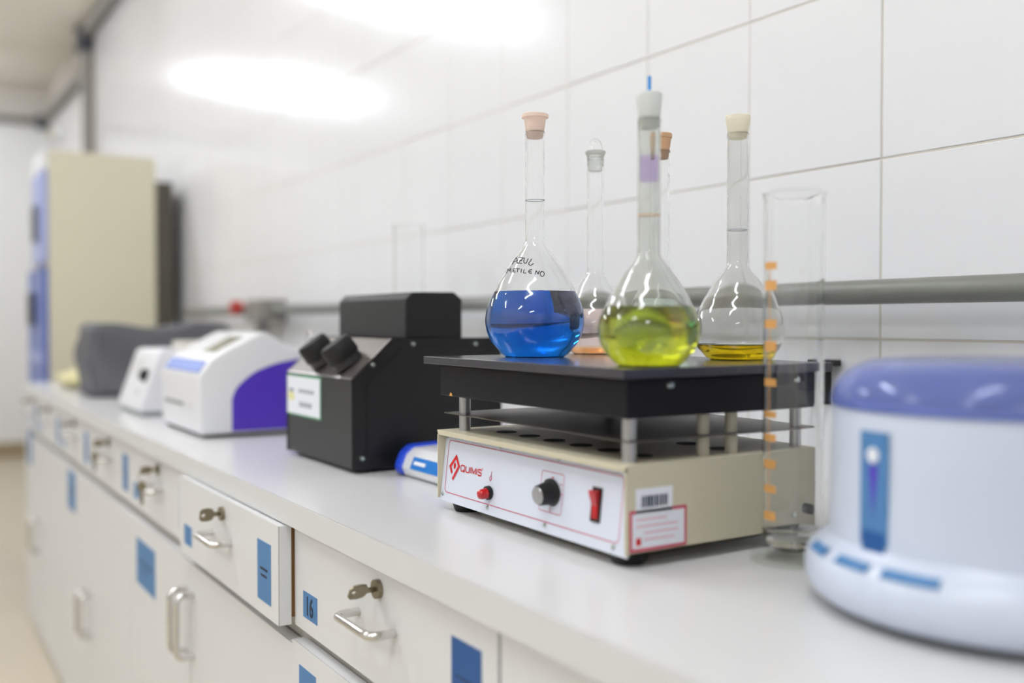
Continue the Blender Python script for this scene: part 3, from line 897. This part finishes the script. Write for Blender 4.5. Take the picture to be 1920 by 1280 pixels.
# ------------------------------------------------------------------ mini centrifuge (right foreground)
cc = (-.476, .777); cz = .9
cf = thing('mini_centrifuge', (cc[0], cc[1], cz), 'round white bench centrifuge with translucent blue lid in the right foreground', 'centrifuge')
add('base_foot', lathe([(0, 0), (.120, 0), (.125, .006), (0, .006)], cc, cz, 48), 'rubber', cf, autosm=40)
add('base', lathe([(0, .006), (.132, .006), (.145, .008), (.153, .014), (.157, .024), (.157, .036), (.154, .045), (.148, .051), (.141, .055), (.1375, .060), (0, .060)], cc, cz, 96), 'wplast2', cf, autosm=50)
add('body', lathe([(.1375, .058), (.137, .075), (.136, .120), (.1355, .160), (.1345, .166), (.130, .168), (.100, .168), (.095, .160), (.030, .150), (0, .150)], cc, cz, 96), 'wplast2', cf, autosm=50)
add('rotor', lathe([(0, .152), (.060, .152), (.075, .160), (.070, .172), (.03, .178), (0, .178)], cc, cz, 32), 'dgrey', cf, autosm=40)
lidp = [(.1365, .167), (.1360, .176), (.131, .188), (.120, .198), (.104, .2045), (.080, .2065), (.03, .207), (0, .207)]
add('lid', lathe([(r, z) for r, z in lidp] + [(max(r - .003, 0), z - .003) for r, z in lidp[::-1]], cc, cz, 96), 'lid', cf, autosm=60, label='translucent blue domed lid')
def patch(name, a0, a1, z0, z1, R, m, th=.0006, label=None):
    add(name, lathe([(R, z0), (R + th, z0), (R + th, z1), (R, z1)], cc, 0, 10, closed=True, a0=math.radians(a0), a1=math.radians(a1)), m, cf, label=label)
patch('front_label', -105.9, -93.2, .942, 1.052, .1367, 'bluelab', label='tall blue graphic label')
patch('front_label_field', -104.6, -94.4, .948, .975, .1373, 'deeplab')
add('front_label_dot', tube([Vector((cc[0] + .1370 * math.cos(math.radians(-99.6)), cc[1] + .1370 * math.sin(math.radians(-99.6)), 1.034)), Vector((cc[0] + .1385 * math.cos(math.radians(-99.6)), cc[1] + .1385 * math.sin(math.radians(-99.6)), 1.034))], .006, 20), 'white', cf)
b = bmesh.new()
def cp(a, z, R=.1376): return (cc[0] + R * math.cos(math.radians(a)), cc[1] + R * math.sin(math.radians(a)), z)
b.faces.new([b.verts.new(q) for q in (cp(-101.6, 1.026), cp(-97.6, 1.026), cp(-99.6, .985))])
add('front_label_tip', b, M['purple'], cf)
def base_patch(a0, a1, m, lab=None):
    add('key_pad', lathe([(.1538, .9465), (.1545, .9472), (.1475, .9528), (.1468, .9521)], cc, 0, 8, closed=True, a0=math.radians(a0), a1=math.radians(a1)), m, cf, label=lab)
base_patch(-131, -117, 'bluelab'); base_patch(-110, -96, 'bluelab'); base_patch(-91, -74, 'bluelab')

# ------------------------------------------------------------------ black viewing cabinet
bk = thing('viewing_cabinet', (-1.58, .74, .9), 'black metal viewing cabinet with twin eyepieces and a white label sheet', 'instrument')
KX0, KX1 = -1.727, -1.431
prof = [(.610, .908), (.610, 1.046), (.676, 1.1085), (.875, 1.1085), (.875, .908)]
add('housing', prism_x(prof, KX0 + .003, KX1 - .003), 'blackm', bk)
for xx in (KX0, KX1 - .003):
    add('side_plate', prism_x([(.607, .906), (.607, 1.047), (.675, 1.1105), (.878, 1.1105), (.878, .906)], xx, xx + .003), 'blackm', bk)
add('side_recess', prism_x([(.632, .93), (.632, 1.038), (.690, 1.092), (.855, 1.092), (.855, .93)], KX1, KX1 + .0015), mat('black_side_panel', '#131316', 0.45, vary=.1), bk)
add('front_plate', box(KX0 + .003, KX1 - .003, .6085, .610, .908, 1.046), 'blackg', bk)
sd = Vector((0, .066, .0625)).normalized(); sn = Vector((0, -.0625, .066)).normalized()
p0 = Vector((0, .6095, 1.0465))
def sl(X, u, w): q = p0 + sd * u + sn * w; return (X, q.y, q.z)
SLn = .0905
add('slope_panel', prism_gen([sl(KX0 + .003, .001, 0), sl(KX1 - .003, .001, 0), sl(KX1 - .003, SLn, 0), sl(KX0 + .003, SLn, 0)], sn * .0012), 'slope', bk)
add('edge_strip', prism_gen([sl(KX0, -.001, .0012), sl(KX1, -.001, .0012), sl(KX1, .0025, .0012), sl(KX0, .0025, .0012)], sn * .0006), 'silver', bk)
add('edge_strip', prism_gen([sl(KX1 - .0025, .0025, .0012), sl(KX1, .0025, .0012), sl(KX1, SLn, .0012), sl(KX1 - .0025, SLn, .0012)], sn * .0006), 'silver', bk)
for ex in (-1.500, -1.602):
    b0 = Vector(sl(ex, .032, .001)); ax = (sn * .9 + sd * .12 + Vector((-.12, 0, 0))).normalized()
    ey = add('eyepiece', tube([b0, b0 + ax * .022], .023, 28, radii=[.0255, .0245]), 'blackg', bk, autosm=40)
    add('eyecup', tube([b0 + ax * .012, b0 + ax * .014, b0 + ax * .038, b0 + ax * .042, b0 + ax * .040, b0 + ax * .025], .02, 28, radii=[.0265, .028, .027, .0245, .020, .018], cap=True), 'rubber', ey, autosm=40)
w0 = Vector(sl(-1.645, .05, .035))
add('wire_loop', tube([w0 + Vector((.012 * math.cos(a) - .012, .002 * math.sin(a), .013 * math.sin(a))) for a in [2 * PI * k / 16 for k in range(17)]], .0012, 6, cap=False), 'silver', bk)
add('hood', prism_x([(.703, 1.1105), (.703, 1.174), (.713, 1.184), (.789, 1.185), (.804, 1.174), (.804, 1.1105)], -1.712, KX1 - .004, .0012, 1), 'blackm', bk)
add('hood_front', box(-1.709, KX1 - .006, .7015, .703, 1.1115, 1.173), 'blackg', bk)
for sy_, sz_ in ((.643, 1.069), (.712, 1.101), (.827, 1.100), (.624, .924)):
    add('screw', cyl((KX1, sy_, sz_), (KX1 + .003, sy_, sz_), .0043, 16, .003), 'screw', bk, autosm=40)
for fx in (KX0 + .025, KX1 - .025):
    for fy in (.635, .85):
        add('foot', cyl((fx, fy, .9), (fx, fy, .909), .013, 16), 'rubber', bk)
ls = add('label_sheet', box(-1.728, -1.563, .6078, .6085, .9725, 1.0445), 'greenp', bk, label='white label sheet with green border')
add('label_field', box(-1.7255, -1.5665, .6074, .6078, .9755, 1.0410), 'white', ls)
add('label_emblem', prism_gen([(-1.717, .6072, .9985), (-1.690, .6072, .9985), (-1.686, .6072, 1.0075), (-1.703, .6072, 1.0150), (-1.717, .6072, 1.0130)], (0, .0002, 0)), 'yellowp', ls)
add('label_emblem_cap', box(-1.712, -1.691, .6072, .6074, 1.0130, 1.0190), 'inkgrey', ls)
for k in range(6):
    add('label_print', box(-1.666 + k * .0125, -1.657 + k * .0125, .6072, .6074, 1.0135, 1.0195), 'inkgrey', ls)
for k in range(4):
    add('label_print', box(-1.662 + k * .0155, -1.651 + k * .0155, .6072, .6074, .9890, .9975), 'inkgrey', ls)

# ------------------------------------------------------------------ white instrument with purple sides
pu = thing('purple_instrument', (-2.2, .65, .9), 'white bench instrument with purple curved side panel and blue keypad', 'instrument')
QX0, QX1 = -2.362, -2.030
pp = catmull([(.535, .907), (.533, .97), (.5335, 1.025)], 3)[:-1] + [(.5335, 1.028), (.556, 1.060), (.600, 1.0845), (.654, 1.112), (.664, 1.1155), (.674, 1.1135), (.690, 1.103), (.708, 1.092), (.728, 1.085), (.752, 1.081), (.757, 1.073), (.757, .907)]
add('shell', prism_x(pp, QX0, QX1, .006, 3), 'wplast', pu, autosm=40)
arc = catmull([(.598, .978), (.606, .998), (.620, 1.013), (.638, 1.027), (.656, 1.037), (.694, 1.050), (.736, 1.057), (.7555, 1.058)], 3)
poly = [(.598, .912)] + arc + [(.7555, .912)]
add('side_panel', prism_x(poly, QX1 - .001, QX1 + .0012), 'purple', pu, label='purple side panel')
add('side_panel', prism_x(poly, QX0 - .0012, QX0 + .001), 'purple', pu, label='purple side panel')
add('base_skirt', box(QX0 + .008, QX1 - .006, .545, .752, .9, .912), 'rubber', pu)
d1 = Vector((0, .0225, .032)).normalized(); n1 = Vector((0, -.032, .0225)).normalized(); q0 = Vector((0, .5335, 1.028))
def kp_(X, u, w): q = q0 + d1 * u + n1 * w; return (X, q.y, q.z)
kpd = add('keypad', prism_gen([kp_(-2.338, .005, 0), kp_(-2.050, .005, 0), kp_(-2.050, .034, 0), kp_(-2.338, .034, 0)], n1 * .0012), 'panelblue2', pu)
add('keypad_field', prism_gen([kp_(-2.334, .007, .0012), kp_(-2.056, .007, .0012), kp_(-2.056, .029, .0012), kp_(-2.334, .029, .0012)], n1 * .0005), 'panelblue', kpd)
d3_ = Vector((0, .098, .052)).normalized(); n3 = Vector((0, -.052, .098)).normalized(); q3 = Vector((0, .556, 1.060))
def lc_(X, u, w): q = q3 + d3_ * u + n3 * w; return (X, q.y, q.z)
add('screen', prism_gen([lc_(-2.182, .026, 0), lc_(-2.082, .026, 0), lc_(-2.082, .094, 0), lc_(-2.182, .094, 0)], n3 * .0012), 'lcd', pu, label='grey display screen')
add('front_slot', box(-2.325, -2.16, .5318, .5345, .9585, .9655), 'gplast', pu)
add('front_latch', box(-2.112, -2.098, .5312, .5345, .955, .970), 'edge', pu)
add('side_sticker', box(QX0 - .0006, QX0, .55, .566, .965, .995), 'yellowp', pu)

# ------------------------------------------------------------------ small white photometer
sp = thing('photometer', (-2.7, .66, .9), 'small white sloping-front photometer with black knob beside the purple instrument', 'instrument')
add('base', box(-2.845, -2.580, .535, .78, .9, .912, .002), 'gplast', sp)
add('housing', prism_x([(.531, .912), (.531, .926), (.578, 1.060), (.590, 1.066), (.660, 1.066), (.700, 1.05), (.79, 1.045), (.79, .912)], -2.848, -2.577, .004, 2), 'wplast', sp, autosm=40)
add('sample_cover', box(-2.80, -2.66, .66, .77, 1.05, 1.085, .006), 'carc', sp)
kq = Vector((-2.625, .556, 1.000)); kn = Vector((0, -.134, .047)).normalized()
add('knob', tube([kq, kq + kn * .012, kq + kn * .016], .014, 20, radii=[.017, .014, .011]), 'rubber', sp, autosm=40, label='black knob')
add('dial', prism_gen([(-2.80, .5555 - .0006, 1.000), (-2.70, .5555 - .0006, 1.000), (-2.70, .5695 - .0006, 1.040), (-2.80, .5695 - .0006, 1.040)], (0, .0006, .0002)), 'edge', sp)
add('button', box(-2.665, -2.64, .5355, .546, .948, .966, .002), 'edge', sp)

# ------------------------------------------------------------------ machine under a grey dust cover
dc = bmesh.new()
NXc, NYc, NZc = 14, 16, 10
def cov(u, v, w):
    # u along the bench, v depth, w height; soft box with sagging top and flaring hem
    x = -3.545 + u * .265; y = .530 + v * .43; z = .901 + w * .222
    z += (.009 * math.sin(v * 9 + .4) + .003 * v) * w
    x += .010 * math.sin(w * 7 + v * 9) * (1 if u in (0, 1) else .3) - (.02 * (1 - w) if u == 0 else 0) + .012 * w * (1 if u == 0 else 0)
    y += .008 * math.sin(w * 8 + u * 7) * (1 if v in (0, 1) else .3)
    return (x, y, z)
def grid(fn, n, m_):
    V = [[dc.verts.new(fn(i / n, j / m_)) for j in range(m_ + 1)] for i in range(n + 1)]
    for i in range(n):
        for j in range(m_): dc.faces.new((V[i][j], V[i + 1][j], V[i + 1][j + 1], V[i][j + 1]))
grid(lambda a, b_: cov(a, 0, b_), NXc, NZc); grid(lambda a, b_: cov(a, 1, b_), NXc, NZc)
grid(lambda a, b_: cov(0, a, b_), NYc, NZc); grid(lambda a, b_: cov(1, a, b_), NYc, NZc)
grid(lambda a, b_: cov(a, b_, 1), NXc, NYc); grid(lambda a, b_: cov(a, b_, 0), NXc, NYc)
bmesh.ops.remove_doubles(dc, verts=dc.verts, dist=.0005)
bmesh.ops.recalc_face_normals(dc, faces=dc.faces)
bmesh.ops.bevel(dc, geom=[e for e in dc.edges if e.is_manifold and e.calc_face_angle(0) > 1.0], offset=.012, segments=3, affect='EDGES')
cv = thing('covered_machine', (-3.41, .73, .9), 'box-shaped machine under a dark grey cloth dust cover', 'machine')
add('dust_cover', dc, 'cover', cv, smooth=True)
add('cover_fold', tube([(-3.30, .86, 1.105), (-3.29, .885, 1.120), (-3.29, .91, 1.118), (-3.30, .93, 1.095)], .014, 10, radii=[.008, .016, .014, .008]), 'cover', cv, smooth=True)

# pale yellow cloth between cover and tall cabinet
yc = bmesh.new()
bmesh.ops.create_uvsphere(yc, u_segments=28, v_segments=14, radius=1.0)
for v in yc.verts:
    n = 1 + .12 * math.sin(5 * v.co.x + 2) * math.cos(4 * v.co.y) + .08 * math.sin(9 * v.co.z + 3 * v.co.x)
    v.co = Vector((-3.86 + v.co.x * .17 * n, .60 + v.co.y * .085 * n, .93 + max(v.co.z, -.85) * .034 * n))
zmin = min(v.co.z for v in yc.verts)
bmesh.ops.translate(yc, verts=yc.verts, vec=(0, 0, .9005 - zmin))
top('folded_cloth', yc, 'yellowcloth', (-3.86, .60, .9), 'crumpled pale yellow cloth on the worktop left of the covered machine', 'cloth', smooth=True)

# ------------------------------------------------------------------ handheld meter behind the hotplate's corner
gd = thing('handheld_meter', (-1.29, .70, .9), 'small white meter with blue end lying between hotplate and viewing cabinet', 'meter')
add('body', prism_x([(.668, .903), (.664, .915), (.672, .934), (.684, .944), (.735, .946), (.742, .930), (.742, .903)], -1.375, -1.165, .003, 2), 'wplast', gd, autosm=40)
add('end_cap', prism_x([(.665, .902), (.661, .915), (.670, .936), (.683, .947), (.736, .949), (.745, .932), (.745, .902)], -1.398, -1.372, .006, 3), 'gadblue', gd, autosm=40, label='bright blue end cap')
add('face_label', prism_gen([(-1.345, .6645, .9155), (-1.235, .6645, .9155), (-1.235, .6718, .9330), (-1.345, .6718, .9330)], (0, -.0012, .0005)), 'gadlab', gd)
add('face_print', prism_gen([(-1.335, .6668, .9225), (-1.300, .6668, .9225), (-1.300, .6690, .9275), (-1.335, .6690, .9275)], (0, -.0022, .0007)), 'white', gd)
add('sole', box(-1.37, -1.17, .672, .738, .9, .9035), 'gplast', gd)
add('cable', tube(rounded_path([(-1.398, .70, .906), (-1.425, .70, .905), (-1.4255, .76, .904), (-1.40, .82, .904)], .02), .003, 8), 'yellowcloth', gd, smooth=True)

# ------------------------------------------------------------------ tall cabinet fridge beyond the bench
FXn, FXf = -4.744, -5.30
fr = thing('tall_fridge', (-5.1, .83, 0), 'tall beige fridge with blue doors beyond the far end of the bench', 'fridge')
add('cabinet_body', box(FXf, FXn, .600, 1.052, .05, 1.885, .006), 'fridge', fr)
add('base_plinth', box(FXf + .02, FXn - .02, .63, 1.03, 0, .05), 'fdark', fr)
add('back_grille', box(FXf + .03, FXn - .004, 1.052, 1.128, .08, 1.78), 'fdark', fr)
ud = add('upper_door', box(FXf + .16, FXn, .582, .599, 1.395, 1.80, .004), 'fblue2', fr, label='pale blue upper door')
add('door_handle', box(FXn - .30, FXn - .20, .566, .582, 1.50, 1.66, .004), 'dgrey', ud)
ldoor = add('lower_door', box(FXf, FXn, .580, .599, .12, 1.375, .004), 'fblue', fr, label='dark blue lower door')
add('door_handle', box(FXn - .45, FXn - .30, .560, .580, 1.12, 1.27, .006), 'dgrey', ldoor)
add('door_rail', box(FXn - .45, FXn - .02, .576, .581, .955, 1.00, .002), 'fblue2', ldoor)
add('top_trim', box(FXf + .16, FXn, .582, .600, 1.80, 1.885, .004), 'wplast', fr)
